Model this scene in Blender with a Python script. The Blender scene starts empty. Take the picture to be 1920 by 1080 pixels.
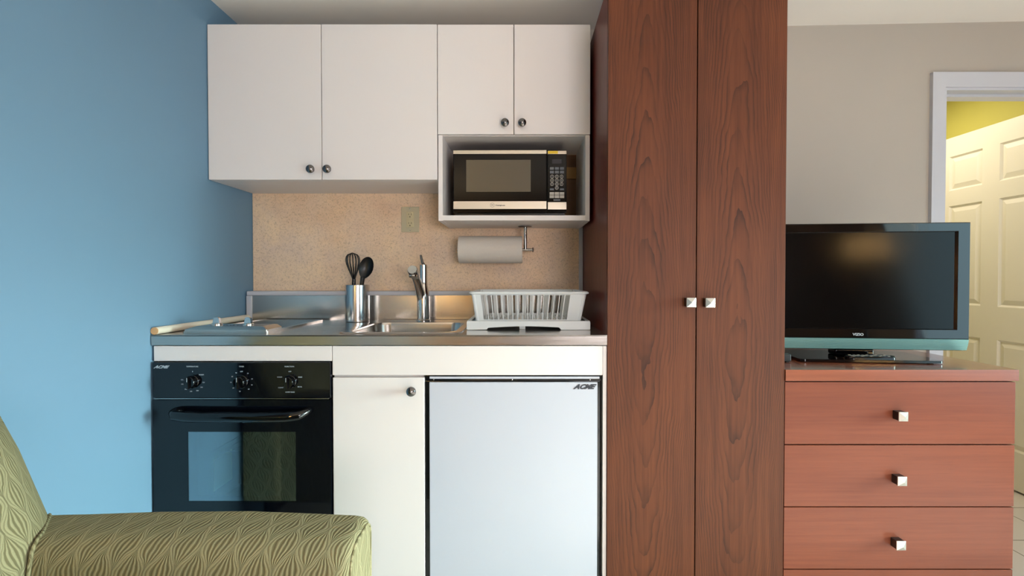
import bpy, bmesh, math, random
from mathutils import Vector, Matrix
random.seed(4)
PI = math.pi
R = math.radians
scn = bpy.context.scene
C = scn.collection

# ------------------------------------------------------------------ camera, world, big lights, exposure
FPX = 900.0
cam_d = bpy.data.cameras.new('camera')
cam_d.sensor_fit = 'HORIZONTAL'; cam_d.sensor_width = 36.0
cam_d.lens = 36.0 * FPX / 1920.0
cam_d.shift_x = -14.0 / 1920.0
cam_d.shift_y = -5.9 / 1920.0
cam_d.clip_start = 0.02
cam = bpy.data.objects.new('camera', cam_d); C.objects.link(cam)
cam.location = (0, 0, 1.16)
cam.rotation_euler = (R(90 - 0.9), 0, 0)
scn.camera = cam

scn.view_settings.view_transform = 'Standard'
scn.view_settings.look = 'None'
scn.view_settings.gamma = 1.0
scn.view_settings.use_curve_mapping = False
scn.view_settings.exposure = 0.08

w = bpy.data.worlds.new('world'); scn.world = w; w.use_nodes = True
w.node_tree.nodes['Background'].inputs[0].default_value = (0.62, 0.80, 1.0, 1)
w.node_tree.nodes['Background'].inputs[1].default_value = 1.0

def area(name, loc, direction, sx, sy, power, col, spread=180):
    d = bpy.data.lights.new(name, 'AREA'); d.shape = 'RECTANGLE'; d.size = sx; d.size_y = sy
    d.energy = power; d.color = col; d.spread = R(spread)
    o = bpy.data.objects.new(name, d); C.objects.link(o)
    o.location = loc
    o.rotation_euler = Vector(direction).to_track_quat('-Z', 'Y').to_euler()
    return o
# daylight through the tall window in the right hand wall (outside the frame)
area('window_daylight', (3.36, -0.70, 1.10), (-1, 0.10, -0.34), 2.0, 1.50, 28, (0.56, 0.90, 1.0), 140)
area('window_daylight_near', (3.37, 0.85, 0.92), (-1, 0.08, -0.24), 0.9, 1.2, 27, (0.74, 0.99, 0.93), 46)
# added fill light behind the camera, with no window known there
area('rear_fill_light', (1.3, -2.74, 1.20), (-0.22, 1, 0.14), 1.3, 0.95, 24, (0.98, 0.93, 0.94), 110)
sd = bpy.data.lights.new('sun', 'SUN'); sd.energy = 16.0; sd.angle = R(1.5); sd.color = (1.0, 0.98, 0.97)
so = bpy.data.objects.new('sun', sd); C.objects.link(so)
so.location = (6, 0.5, 4); so.rotation_euler = Vector((-1.0, -0.06, -0.56)).to_track_quat('-Z', 'Y').to_euler()
# warm lamp in the next room
area('bathroom_ceiling_lamp', (2.1, 2.95, 2.25), (0.15, 0, -1), 0.5, 0.5, 10.5, (1.0, 0.90, 0.72))

def bulb(name, loc, power, col, r, parent=None):
    d = bpy.data.lights.new(name, 'POINT'); d.energy = power; d.color = col; d.shadow_soft_size = r
    o = bpy.data.objects.new(name, d); C.objects.link(o); o.location = loc
    if parent: o.parent = parent
    return o

# ------------------------------------------------------------------ helpers: geometry
class MB:
    def __init__(s):
        s.bm = bmesh.new(); s.uvl = None
    def box(s, x0, x1, y0, y1, z0, z1, b=0.0, seg=2, M=None):
        r = bmesh.ops.create_cube(s.bm, size=1.0)
        vs = r['verts']
        for v in vs:
            v.co = Vector(((x0+x1)/2 + v.co.x*(x1-x0), (y0+y1)/2 + v.co.y*(y1-y0), (z0+z1)/2 + v.co.z*(z1-z0)))
        es = list({e for v in vs for e in v.link_edges})
        if b > 0:
            rr = bmesh.ops.bevel(s.bm, geom=es, offset=b, segments=seg, affect='EDGES', profile=0.5)
            vs = list({v for f in rr['faces'] for v in f.verts} | {v for v in vs if v.is_valid})
        if M:
            for v in vs: v.co = M @ v.co
        return s
    def ring(s, c, u, v, r, n):
        return [s.bm.verts.new(c + u*(r*math.cos(2*PI*i/n)) + v*(r*math.sin(2*PI*i/n))) for i in range(n)]
    def skin(s, rings, closed=True):
        for a, b in zip(rings, rings[1:]):
            n = len(a)
            for i in range(n if closed else n-1):
                j = (i+1) % n
                try: s.bm.faces.new((a[i], a[j], b[j], b[i]))
                except ValueError: pass
    def cap(s, ring, flip=False):
        try: s.bm.faces.new(ring[::-1] if flip else ring)
        except ValueError: pass
    def tube(s, pts, rad, n=12, caps=True):
        pts = [Vector(p) for p in pts]
        rad = rad if isinstance(rad, (list, tuple)) else [rad]*len(pts)
        rings = []; up = None
        for i, p in enumerate(pts):
            t = (pts[min(i+1, len(pts)-1)] - pts[max(i-1, 0)]).normalized()
            if up is None:
                up = Vector((0, 0, 1)) if abs(t.z) < 0.9 else Vector((1, 0, 0))
            u = t.cross(up).normalized(); v = u.cross(t).normalized(); up = v
            rings.append(s.ring(p, u, v, rad[i], n))
        s.skin(rings)
        if caps: s.cap(rings[0]); s.cap(rings[-1], True)
        return s
    def lathe(s, prof, c=(0, 0, 0), axis='Z', n=32):
        # prof: list of (radius, height along axis)
        c = Vector(c)
        A = {'Z': (Vector((1,0,0)), Vector((0,1,0)), Vector((0,0,1))),
             'Y': (Vector((1,0,0)), Vector((0,0,1)), Vector((0,-1,0))),   # height grows towards -Y (the viewer)
             'X': (Vector((0,1,0)), Vector((0,0,1)), Vector((1,0,0)))}[axis]
        rings = [s.ring(c + A[2]*h, A[0], A[1], max(r, 1e-5), n) for r, h in prof]
        s.skin(rings); s.cap(rings[0], True); s.cap(rings[-1])
        return s
    def prism(s, poly, axis, a, b):
        # poly in the two other axes; axis 'X': (y,z)  'Y': (x,z)  'Z': (x,y)
        def mk(p, t):
            return {'X': (t, p[0], p[1]), 'Y': (p[0], t, p[1]), 'Z': (p[0], p[1], t)}[axis]
        A = [s.bm.verts.new(mk(p, a)) for p in poly]; B = [s.bm.verts.new(mk(p, b)) for p in poly]
        s.skin([A, B]); s.cap(A, True); s.cap(B)
        return s
    def plate_hole(s, outer, inner, z0, z1):
        # outer and inner: equal length xy loops
        def L(p, z): return [s.bm.verts.new((q[0], q[1], z)) for q in p]
        ot, it, ob, ib = L(outer, z1), L(inner, z1), L(outer, z0), L(inner, z0)
        s.skin([ot, it]); s.skin([ob, ot]); s.skin([it, ib]); s.skin([ib, ob])
        return s
    def uv(s, fn):
        lay = s.bm.loops.layers.uv.new('UVMap')
        s.bm.normal_update()
        for f in s.bm.faces:
            for l in f.loops: l[lay].uv = fn(l.vert.co, f.normal)
        return s
    def build(s, name, mat, parent=None, smooth=True, ang=35, origin=None):
        bmesh.ops.recalc_face_normals(s.bm, faces=s.bm.faces)
        me = bpy.data.meshes.new(name)
        org = Vector((0, 0, 0))
        if parent is not None and not parent.get('_local'):
            org = Vector(parent.get('_org', (0, 0, 0)))
        elif origin is not None:
            org = Vector(origin)
        for v in s.bm.verts: v.co -= org
        s.bm.to_mesh(me); s.bm.free()
        if smooth:
            for p in me.polygons: p.use_smooth = True
            me.set_sharp_from_angle(angle=R(ang))
        me.materials.append(mat)
        o = bpy.data.objects.new(name, me); C.objects.link(o)
        if smooth:
            wn = o.modifiers.new('even_normals', 'WEIGHTED_NORMAL'); wn.keep_sharp = True; wn.weight = 60
        if parent is not None:
            o.parent = parent; o['_org'] = tuple(org)
            if parent.get('_local'): o['_local'] = 1
        elif origin is not None:
            o.location = org; o['_org'] = tuple(org)
        return o

def tag(o, label=None, cat=None, group=None, kind=None):
    if label: o['label'] = label
    if cat: o['category'] = cat
    if group: o['group'] = group
    if kind: o['kind'] = kind
    return o
def thing(name, label, cat, loc, group=None, rotz=0, local=False):
    o = bpy.data.objects.new(name, None); C.objects.link(o)
    o.empty_display_size = 0.05
    o.location = loc; o.rotation_euler = (0, 0, rotz)
    if local: o['_local'] = 1
    else: o['_org'] = tuple(loc)
    return tag(o, label, cat, group)
def struct(name, mb, mat, label=None, parent=None, smooth=False):
    o = mb.build(name, mat, parent, smooth=smooth)
    if parent is None:
        o['kind'] = 'structure'
        if label: o['label'] = label
    return o
def copy_part(o, parent, d=(0, 0, 0)):
    c = o.copy(); C.objects.link(c); c.parent = parent
    c.location = o.location + Vector(d)
    for ch in o.children: copy_part(ch, c)
    return c
def text_mb(body, size, shear=0.0, sx=1.0, depth=0.0006, bold=0.0):
    cu = bpy.data.curves.new('lettering', 'FONT'); cu.body = body; cu.size = size; cu.shear = shear
    cu.extrude = depth; cu.align_x = 'CENTER'; cu.align_y = 'CENTER'; cu.offset = bold; cu.resolution_u = 3
    to = bpy.data.objects.new('lettering', cu); C.objects.link(to)
    bpy.context.view_layer.update()
    me = bpy.data.meshes.new_from_object(to.evaluated_get(bpy.context.evaluated_depsgraph_get()))
    mb = MB(); mb.bm.from_mesh(me)
    for v in mb.bm.verts: v.co = Vector((v.co.x*sx, -v.co.z, v.co.y))
    bpy.data.objects.remove(to); bpy.data.curves.remove(cu); bpy.data.meshes.remove(me)
    return mb
def shift(mb, d):
    d = Vector(d)
    for v in mb.bm.verts: v.co += d
    return mb
def rrect(x0, x1, y0, y1, r, n=6):
    out = []
    for cx, cy, a in ((x1-r, y1-r, 0), (x0+r, y1-r, 90), (x0+r, y0+r, 180), (x1-r, y0+r, 270)):
        for i in range(n+1):
            t = R(a + 90*i/n); out.append((cx + r*math.cos(t), cy + r*math.sin(t)))
    return out

# ------------------------------------------------------------------ helpers: materials
def lin(c):
    return tuple(((v/255)/12.92 if v/255 <= 0.04045 else ((v/255+0.055)/1.055)**2.4) for v in c) + (1,)
def mat(name, col, rough=0.5, metal=0.0, spec=0.5, coat=0.0, coat_r=0.05, aniso=0.0):
    m = bpy.data.materials.new(name); m.use_nodes = True
    b = m.node_tree.nodes['Principled BSDF']
    b.inputs['Base Color'].default_value = lin(col)
    b.inputs['Roughness'].default_value = rough; b.inputs['Metallic'].default_value = metal
    b.inputs['Specular IOR Level'].default_value = spec
    b.inputs['Coat Weight'].default_value = coat; b.inputs['Coat Roughness'].default_value = coat_r
    b.inputs['Anisotropic'].default_value = aniso
    return m
class X:
    """tiny expression wrapper over Math nodes"""
    nt = None
    def __init__(s, sock): s.s = sock
    @staticmethod
    def op(o, *a):
        n = X.nt.nodes.new('ShaderNodeMath'); n.operation = o
        for i, v in enumerate(a):
            if isinstance(v, X): X.nt.links.new(v.s, n.inputs[i])
            else: n.inputs[i].default_value = v
        return X(n.outputs[0])
    def __add__(s, o): return X.op('ADD', s, o)
    def __radd__(s, o): return X.op('ADD', o, s)
    def __sub__(s, o): return X.op('SUBTRACT', s, o)
    def __rsub__(s, o): return X.op('SUBTRACT', o, s)
    def __mul__(s, o): return X.op('MULTIPLY', s, o)
    def __rmul__(s, o): return X.op('MULTIPLY', o, s)
    def __truediv__(s, o): return X.op('DIVIDE', s, o)
    def f(s, o, *a): return X.op(o, s, *a)
def start(m, coord='Object'):
    nt = m.node_tree; X.nt = nt
    tc = nt.nodes.new('ShaderNodeTexCoord'); sp = nt.nodes.new('ShaderNodeSeparateXYZ')
    nt.links.new(tc.outputs[coord], sp.inputs[0])
    return nt, X(sp.outputs[0]), X(sp.outputs[1]), X(sp.outputs[2]), tc.outputs[coord]
def comb(x, y, z=0.0):
    n = X.nt.nodes.new('ShaderNodeCombineXYZ')
    for i, v in enumerate((x, y, z)):
        if isinstance(v, X): X.nt.links.new(v.s, n.inputs[i])
        else: n.inputs[i].default_value = v
    return n.outputs[0]
def noise(vec, scale, detail=2.0, rough=0.5, dist=0.0):
    n = X.nt.nodes.new('ShaderNodeTexNoise'); n.inputs['Scale'].default_value = scale
    n.inputs['Detail'].default_value = detail; n.inputs['Roughness'].default_value = rough
    n.inputs['Distortion'].default_value = dist
    X.nt.links.new(vec, n.inputs['Vector']); return X(n.outputs['Fac'])
def mixc(fac, a, b):
    n = X.nt.nodes.new('ShaderNodeMix'); n.data_type = 'RGBA'
    if isinstance(fac, X): X.nt.links.new(fac.s, n.inputs[0])
    else: n.inputs[0].default_value = fac
    for i, v in ((6, a), (7, b)):
        if hasattr(v, 'is_linked') or isinstance(v, bpy.types.NodeSocket): X.nt.links.new(v, n.inputs[i])
        else: n.inputs[i].default_value = v
    return n.outputs[2]
def remap(x, a, b, c=0.0, d=1.0):
    n = X.nt.nodes.new('ShaderNodeMapRange'); n.clamp = True
    X.nt.links.new(x.s, n.inputs[0])
    for i, v in enumerate((a, b, c, d)): n.inputs[i+1].default_value = v
    return X(n.outputs[0])
def bump(m, h, strength=0.2, dist=0.001):
    n = X.nt.nodes.new('ShaderNodeBump'); n.inputs['Strength'].default_value = strength
    n.inputs['Distance'].default_value = dist
    X.nt.links.new(h.s, n.inputs['Height'])
    X.nt.links.new(n.outputs[0], m.node_tree.nodes['Principled BSDF'].inputs['Normal'])
def setc(m, sock): m.node_tree.links.new(sock, m.node_tree.nodes['Principled BSDF'].inputs['Base Color'])
def setr(m, x): m.node_tree.links.new(x.s, m.node_tree.nodes['Principled BSDF'].inputs['Roughness'])

def paint(name, col, rough=0.6, b=0.08, spec=0.3):
    m = mat(name, col, rough, spec=spec)
    nt, x, y, z, v = start(m)
    n = noise(v, 220, 3, 0.6); n2 = noise(v, 1.7, 2)
    c = lin(col); d = tuple(k*0.95 for k in c[:3]) + (1,)
    setc(m, mixc(remap(n2, 0.3, 0.7), c, d))
    bump(m, n, b, 0.0006)
    return m
def wood(name, light, dark, line, cx=0.0, zc=0.0, axis='V', rough=0.38, K=800.0, A=8.0, amt=0.55, coat=0.15, seed=0.0):
    m = mat(name, light, rough, coat=coat, coat_r=0.22, spec=0.2)
    nt, x, y, z, v = start(m)
    if axis == 'H': a, l = z, x
    elif axis == 'S': a, l = y, z
    else: a, l = x, z
    a = a - cx; l = l - zc
    wob = noise(comb(a*2.0 + seed, l*0.9 + seed, seed), 3.0, 3, 0.55)
    a2 = a + (wob - 0.5)*0.045
    al = (l*l + 0.006).f('SQRT')
    wob2 = noise(comb(a*5.0 + seed, l*1.6, seed + 3.0), 4.0, 3, 0.5)
    f = a2*a2*K
    f = f.f('MINIMUM', a2.f('ABSOLUTE')*(K*0.16) - K*0.0064 + 0.0) if False else f
    val = f + al*A + wob2*1.6
    fr = val.f('FRACT')
    ln = fr.f('POWER', 3.5)*remap(noise(comb(a*8, l*2, 5.0 + seed), 2.0, 2), 0.35, 0.65, 0.25, 1.0)
    fib = noise(comb(a*420.0, l*9.0, seed), 1.0, 3, 0.65)
    fib2 = noise(comb(a*90.0, l*2.2, seed + 1), 1.0, 3, 0.6)
    big = noise(comb(a*4.0, l*0.8, seed + 8), 1.5, 2)
    col = mixc(remap(fib2*0.6 + big*0.5, 0.38, 0.75), lin(light), lin(dark))
    col = mixc(ln*amt, col, lin(line))
    col = mixc(remap(fib, 0.55, 0.75, 0.0, 0.35), col, lin(line))
    setc(m, col)
    setr(m, remap(fib, 0.3, 0.8, rough - 0.04, rough + 0.10))
    bump(m, fib, 0.06, 0.0004)
    return m
def steel(name, col=(190, 188, 186), rough=0.24, axis='X', aniso=0.4):
    m = mat(name, col, rough, metal=1.0, aniso=aniso)
    nt, x, y, z, v = start(m)
    if axis == 'X': vec = comb(x*6, y*900, z*900)
    else: vec = comb(x*900, y*900, z*6)
    n = noise(vec, 1.0, 2, 0.6)
    setr(m, remap(n, 0.3, 0.7, rough*0.8, rough*1.25)); bump(m, n, 0.03, 0.0002)
    return m

M = {}
M['blue'] = paint('blue_wall_paint', (108, 139, 163), 0.55)
M['cream'] = paint('cream_wall_paint', (176, 168, 158), 0.6)
M['taupe'] = paint('taupe_wall_paint', (126, 106, 86), 0.6)
M['yellow'] = paint('yellow_wall_paint', (198, 190, 96), 0.6)
M['ceil'] = paint('ceiling_paint', (244, 238, 230), 0.8, 0.15)
M['trim'] = mat('white_gloss_trim', (194, 195, 202), 0.35)
M['doorw'] = mat('white_door_paint', (228, 222, 206), 0.38)
M['white'] = mat('white_melamine', (228, 220, 217), 0.42, spec=0.4)
M['whiteu'] = M['white']
M['fridge'] = mat('white_enamel', (190, 192, 203), 0.28)
M['black'] = mat('black_enamel', (5, 7, 14), 0.06, spec=0.6)
M['blackmw'] = mat('black_microwave_glass', (10, 5, 5), 0.12, spec=0.25)
M['blackp'] = mat('black_plastic', (12, 12, 14), 0.35)
M['blackg'] = mat('gloss_black_plastic', (4, 4, 6), 0.04, spec=0.55)
M['rubber'] = mat('dark_gap', (6, 6, 7), 0.7)
M['steel'] = steel('brushed_steel', (196, 190, 184), 0.2)
M['steelv'] = steel('brushed_steel_upright', (205, 204, 204), 0.16, 'Z')
M['steelm'] = steel('warm_satin_steel', (214, 202, 184), 0.42)
M['chrome'] = mat('chrome', (205, 203, 200), 0.12, metal=1.0)
M['nickel'] = mat('dark_nickel', (120, 116, 116), 0.16, metal=1.0)
M['plasticw'] = mat('white_plastic', (226, 230, 230), 0.35)
M['ivory'] = mat('ivory_plastic', (202, 190, 152), 0.4)
M['platep'] = mat('wall_plate_plastic', (190, 180, 150), 0.4)
M['letter'] = mat('pale_lettering', (170, 178, 186), 0.5)
M['letterd'] = mat('dark_lettering', (40, 44, 54), 0.4)
M['grey'] = mat('grey_button_plastic', (92, 96, 102), 0.5)
M['greyl'] = mat('pale_button_plastic', (168, 162, 152), 0.5)
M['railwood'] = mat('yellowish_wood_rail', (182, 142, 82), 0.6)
M['shelf_shade'] = mat('shelf_shade_brown', (120, 88, 60), 0.6)
M['rawwood'] = mat('bare_pine_end', (206, 160, 112), 0.6)
M['quarter'] = mat('cream_painted_moulding', (226, 214, 196), 0.45)
M['paper'] = mat('kitchen_paper', (214, 206, 196), 0.9, spec=0.1)
M['label'] = mat('yellow_paper_label', (250, 240, 170), 0.6)
M['ceramic'] = mat('dark_ceramic_glass', (20, 22, 28), 0.10)
M['silver'] = mat('silver_with_teal_reflection', (122, 164, 160), 0.32, metal=0.5)  # silver grey, with the reflected blue tinted into the base colour
M['lampshade'] = mat('linen_shade', (240, 214, 160), 0.9)

m = M['label']; start(m)
# paper towel: light quilting
m = M['paper']; nt, x, y, z, v = start(m)
q = (x*PI*2/0.02).f('SINE')*((y + z)*PI*2/0.02).f('SINE') + noise(v, 300, 2)*0.6
bump(m, q, 0.25, 0.0008)

def laminate():
    m = mat('beige_stone_laminate', (190, 166, 138), 0.45, spec=0.35)
    nt, x, y, z, v = start(m)
    n1 = noise(v, 9, 5, 0.62); n2 = noise(v, 90, 3, 0.7); n3 = noise(v, 260, 2, 0.6); n4 = noise(v, 3.0, 3, 0.6)
    c = mixc(remap(n1, 0.32, 0.68), lin((228, 202, 180)), lin((244, 214, 178)))
    c = mixc(remap(n4, 0.45, 0.7, 0, 0.55), c, lin((226, 182, 140)))
    c = mixc(remap(n2, 0.52, 0.72, 0, 0.5), c, lin((172, 142, 116)))
    c = mixc(remap(n3, 0.58, 0.72, 0, 0.6), c, lin((142, 114, 94)))
    c = mixc(remap(n3, 0.40, 0.28, 0, 0.4), c, lin((244, 224, 198)))
    setc(m, c); return m
M['laminate'] = laminate()

def tiles():
    m = mat('pale_floor_tile', (214, 200, 172), 0.35)
    nt, x, y, z, v = start(m)
    br = nt.nodes.new('ShaderNodeTexBrick'); br.offset = 0.0
    br.inputs['Scale'].default_value = 1.0; br.inputs['Brick Width'].default_value = 0.30
    br.inputs['Row Height'].default_value = 0.30; br.inputs['Mortar Size'].default_value = 0.003
    br.inputs['Color1'].default_value = lin((214, 206, 196)); br.inputs['Color2'].default_value = lin((208, 200, 190))
    br.inputs['Mortar'].default_value = lin((120, 108, 90))
    nt.links.new(v, br.inputs['Vector']); setc(m, br.outputs[0]); return m
M['tile'] = tiles()

def fabric():
    m = mat('green_leaf_damask', (150, 150, 110), 0.85, spec=0.15)
    nt, x, y, z, v = start(m, 'UV')
    w1 = noise(v, 22, 2) - 0.5; w2 = noise(comb(x + 3.1, y + 1.7), 22, 2) - 0.5
    u_ = x + w1*0.014; v_ = y + w2*0.014
    vv = v_ / 0.104
    uu = u_ / 0.062 - vv*0.42
    S = (vv*PI*2).f('COSINE')*0.25 + 0.25
    um = uu.f('FRACT')
    d0 = um.f('MINIMUM', 1.0 - um)                   # distance to the even column
    d1_ = (um - 0.5).f('ABSOLUTE')                    # distance to the odd column
    t0 = d0 / (S.f('MAXIMUM', 0.03)); t1 = d1_ / ((0.5 - S).f('MAXIMUM', 0.03))
    t = t0.f('MINIMUM', t1)
    st = ((t*PI*2*2.9).f('COSINE'))*0.5 + 0.5
    edge = remap(t, 0.78, 0.90)
    h = st*(1.0 - edge) + edge*0.9
    th = noise(comb(x*1.0, y*1.0), 900, 1)
    c = mixc(remap(h, 0.25, 0.75), lin((106, 98, 70)), lin((152, 143, 110)))
    c = mixc(remap(th, 0.4, 0.7, 0, 0.35), c, lin((98, 94, 70)))
    setc(m, c); bump(m, h + th*0.3, 0.7, 0.0012)
    return m
M['fabric'] = fabric()

def window_glass(name, alpha, tint):
    m = bpy.data.materials.new(name); m.use_nodes = True
    nt = m.node_tree; nt.nodes.remove(nt.nodes['Principled BSDF'])
    tr = nt.nodes.new('ShaderNodeBsdfTransparent'); tr.inputs[0].default_value = tint
    gl = nt.nodes.new('ShaderNodeBsdfGlossy'); gl.inputs['Roughness'].default_value = 0.03
    gl.inputs[0].default_value = (0.75, 0.85, 0.9, 1)
    fr = nt.nodes.new('ShaderNodeMix'); mx = nt.nodes.new('ShaderNodeMixShader'); mx.inputs[0].default_value = alpha
    nt.links.new(tr.outputs[0], mx.inputs[1]); nt.links.new(gl.outputs[0], mx.inputs[2])
    nt.nodes.remove(fr)
    nt.links.new(mx.outputs[0], nt.nodes['Material Output'].inputs[0])
    return m
M['ovenglass'] = window_glass('tinted_oven_glass', 0.37, (0.55, 0.62, 0.66, 1))
M['cavity'] = mat('grey_oven_enamel', (26, 30, 34), 0.4)
M['screen'] = mat('matte_lcd_screen', (3, 3, 4), 0.13, spec=0.18)
M['mwwin'] = mat('perforated_microwave_window', (84, 74, 58), 0.25)
m = M['mwwin']; nt, x, y, z, v = start(m)
dots = ((x*PI*2/0.0022).f('SINE')*(z*PI*2/0.0022).f('SINE'))
setc(m, mixc(remap(dots, 0.1, 0.6), lin((96, 86, 70)), lin((62, 55, 44))))
m = M['silver']; nt, x, y, z, v = start(m)
bump(m, (z*PI*2/0.0035).f('SINE'), 0.35, 0.0005)

WD = dict(light=(104, 58, 36), dark=(78, 42, 28), line=(42, 25, 21), rough=0.5, coat=0.0, K=600.0, A=7.0, amt=0.8)
M['woodL'] = wood('cherry_veneer_left_door', cx=-0.148 - 0.02, zc=0.98, seed=1.0, **WD)
M['woodR'] = wood('cherry_veneer_right_door', cx=0.149 - 0.01, zc=0.92, seed=4.3, **WD)
M['woodS'] = wood('cherry_veneer_side', light=(104, 42, 32), dark=(86, 33, 27), line=(60, 28, 24), axis='S', rough=0.34, coat=0.0, K=60, A=1.0, amt=0.2, seed=2.0)
M['woodH'] = wood('cherry_drawer_veneer', light=(128, 69, 49), dark=(112, 58, 42), line=(84, 42, 31), axis='H', K=500, A=2.0, amt=0.28, seed=6.0, rough=0.34)
M['woodT'] = wood('cherry_dresser_top', light=(146, 84, 62), dark=(128, 72, 54), line=(96, 50, 38), axis='H', K=300, A=1.0, amt=0.2, seed=9.0, rough=0.14, coat=0.6)
M['woodD'] = mat('dark_brown_wood', (42, 28, 22), 0.35)

# ------------------------------------------------------------------ the room shell
WX, WY, RX, BY = -1.234, 2.225, 3.4, -2.8      # left wall, kitchen wall, right wall, rear wall
def ceil_z(x): return 2.292 + 0.019*x
TOP = 2.42
struct('floor', MB().box(WX-0.1, RX+0.1, BY-0.1, 4.3, -0.06, 0.0), M['tile'])
cl = MB()
cl.prism([(WX, ceil_z(WX)), (RX, ceil_z(RX)), (RX, ceil_z(RX)+0.04), (WX, ceil_z(WX)+0.04)], 'Y', BY, WY)
struct('ceiling', cl, M['ceil'])
struct('wall_left', MB().box(WX-0.1, WX, BY-0.1, WY+0.12, 0, TOP), M['blue'])
DX0, DX1, DZ = 1.948, 2.70, 2.030            # opening to the next room
wb = MB(); wb.box(WX, DX0, WY, WY+0.12, 0, TOP); wb.box(DX1, RX, WY, WY+0.12, 0, TOP); wb.box(DX0, DX1, WY, WY+0.12, DZ, TOP)
struct('wall_back', wb, M['cream'])
# right wall with its tall window
wr = MB(); wr.box(RX, RX+0.1, BY-0.1, -1.75, 0, TOP); wr.box(RX, RX+0.1, 1.35, WY+0.12, 0, TOP)
wr.box(RX, RX+0.1, -1.75, 1.35, 0, 0.28); wr.box(RX, RX+0.1, -1.75, 1.35, 1.92, TOP)
struct('wall_right', wr, M['cream'])
wf = MB(); wf.box(RX-0.03, RX+0.05, -1.75, 1.35, 0.28, 0.33); wf.box(RX-0.03, RX+0.05, -1.75, 1.35, 1.87, 1.92)
for yy in (-1.75, 1.3, -0.225): wf.box(RX-0.03, RX+0.05, yy, yy+0.05, 0.33, 1.87)
struct('window_1', wf, M['trim'])
# rear wall, opened and framed around the added fill light
wq = MB(); wq.box(WX, 0.6, BY-0.1, BY, 0, TOP); wq.box(2.0, RX, BY-0.1, BY, 0, TOP)
wq.box(0.6, 2.0, BY-0.1, BY, 0, 0.68); wq.box(0.6, 2.0, BY-0.1, BY, 1.72, TOP)
struct('wall_rear', wq, M['taupe'])
wg = MB(); wg.box(0.6, 2.0, BY-0.05, BY+0.03, 0.68, 0.72); wg.box(0.6, 2.0, BY-0.05, BY+0.03, 1.68, 1.72)
for xx in (0.6, 1.275, 1.95): wg.box(xx, xx+0.05, BY-0.05, BY+0.03, 0.72, 1.68)
struct('rear_fill_frame', wg, M['trim'])
# dark panel added on the left wall for the oven to reflect
dd = MB(); dd.box(WX, WX+0.03, 0.02, 0.90, 0.0, 2.02, 0.003)
struct('dark_reflection_panel', dd, M['woodD'])
# next room
nb = MB(); nb.box(1.35, 2.86, 4.0, 4.1, 0, TOP); struct('wall_bathroom_back', nb, M['yellow'])
nb = MB(); nb.box(2.76, 2.86, WY+0.12, 4.0, 0, TOP); struct('wall_bathroom_right', nb, M['yellow'])
nb = MB(); nb.box(1.35, 1.45, WY+0.12, 4.0, 0, TOP); struct('wall_bathroom_left', nb, M['yellow'])
nb = MB(); nb.box(1.45, 2.76, WY+0.12, 4.0, 2.335, 2.39); struct('ceiling_bathroom', nb, M['ceil'])
# casing and jamb of the opening
cs = MB()
o = 0.058
cs.prism([(DX0-o, 0), (DX0, 0), (DX0, DZ), (DX1, DZ), (DX1, 0), (DX1+o, 0), (DX1+o, DZ+o+0.01), (DX0-o, DZ+o+0.01)], 'Y', WY-0.018, WY)
struct('trim_1', cs, M['trim'])
jb = MB()
jb.prism([(DX0, 0), (DX0+0.012, 0), (DX0+0.012, DZ-0.012), (DX1-0.012, DZ-0.012), (DX1-0.012, 0), (DX1, 0), (DX1, DZ), (DX0, DZ)], 'Y', WY-0.01, WY+0.13)
jb.prism([(DX0+0.012, 0), (DX0+0.022, 0), (DX0+0.022, DZ-0.024), (DX1-0.022, DZ-0.024), (DX1-0.022, 0), (DX1-0.012, 0), (DX1-0.012, DZ-0.012), (DX0+0.012, DZ-0.012)], 'Y', WY+0.04, WY+0.085)
struct('trim_2', jb, M['trim'])
# six panel door standing open in the next room, against its right wall
d1 = MB()
Y0, Y1, XF = 2.362, 3.10, 2.672          # leaf along Y, visible face at XF
W_ = Y1 - Y0
d1.box(XF+0.010, XF+0.034, Y0, Y1, 0.012, 2.022)
ys = [Y0, Y0+0.105, Y0+W_/2-0.05, Y0+W_/2+0.05, Y1-0.105, Y1]
zs = [0.012, 0.22, 0.81, 0.995, 1.60, 1.695, 1.905, 2.022]
for a, b in ((0, 1), (2, 3), (4, 5)): d1.box(XF, XF+0.0102, ys[a], ys[b], 0.012, 2.022)
for a, b in ((1, 2), (3, 4)):
    for c_, d_ in ((0, 1), (2, 3), (4, 5), (6, 7)): d1.box(XF, XF+0.0102, ys[a], ys[b], zs[c_], zs[d_])
    for c_, d_ in ((1, 2), (3, 4), (5, 6)):
        # raised field with sloping edges
        y0, y1, z0, z1 = ys[a]+0.012, ys[b]-0.012, zs[c_]+0.012, zs[d_]-0.012
        A_ = [d1.bm.verts.new((XF+0.0102, p, q)) for p, q in ((y0, z0), (y1, z0), (y1, z1), (y0, z1))]
        k = 0.026
        B_ = [d1.bm.verts.new((XF+0.001, p, q)) for p, q in ((y0+k, z0+k), (y1-k, z0+k), (y1-k, z1-k), (y0+k, z1-k))]
        d1.skin([A_, B_]); d1.cap(B_)
        # ogee moulding around the field
        o1 = [(ys[a], zs[c_]), (ys[b], zs[c_]), (ys[b], zs[d_]), (ys[a], zs[d_])]
        o2 = [(ys[a]+0.010, zs[c_]+0.010), (ys[b]-0.010, zs[c_]+0.010), (ys[b]-0.010, zs[d_]-0.010), (ys[a]+0.010, zs[d_]-0.010)]
        A_ = [d1.bm.verts.new((XF, p, q)) for p, q in o1]; B_ = [d1.bm.verts.new((XF+0.0100, p, q)) for p, q in o2]
        d1.skin([A_, B_])
leaf = struct('door_1', d1, M['doorw'])
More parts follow.
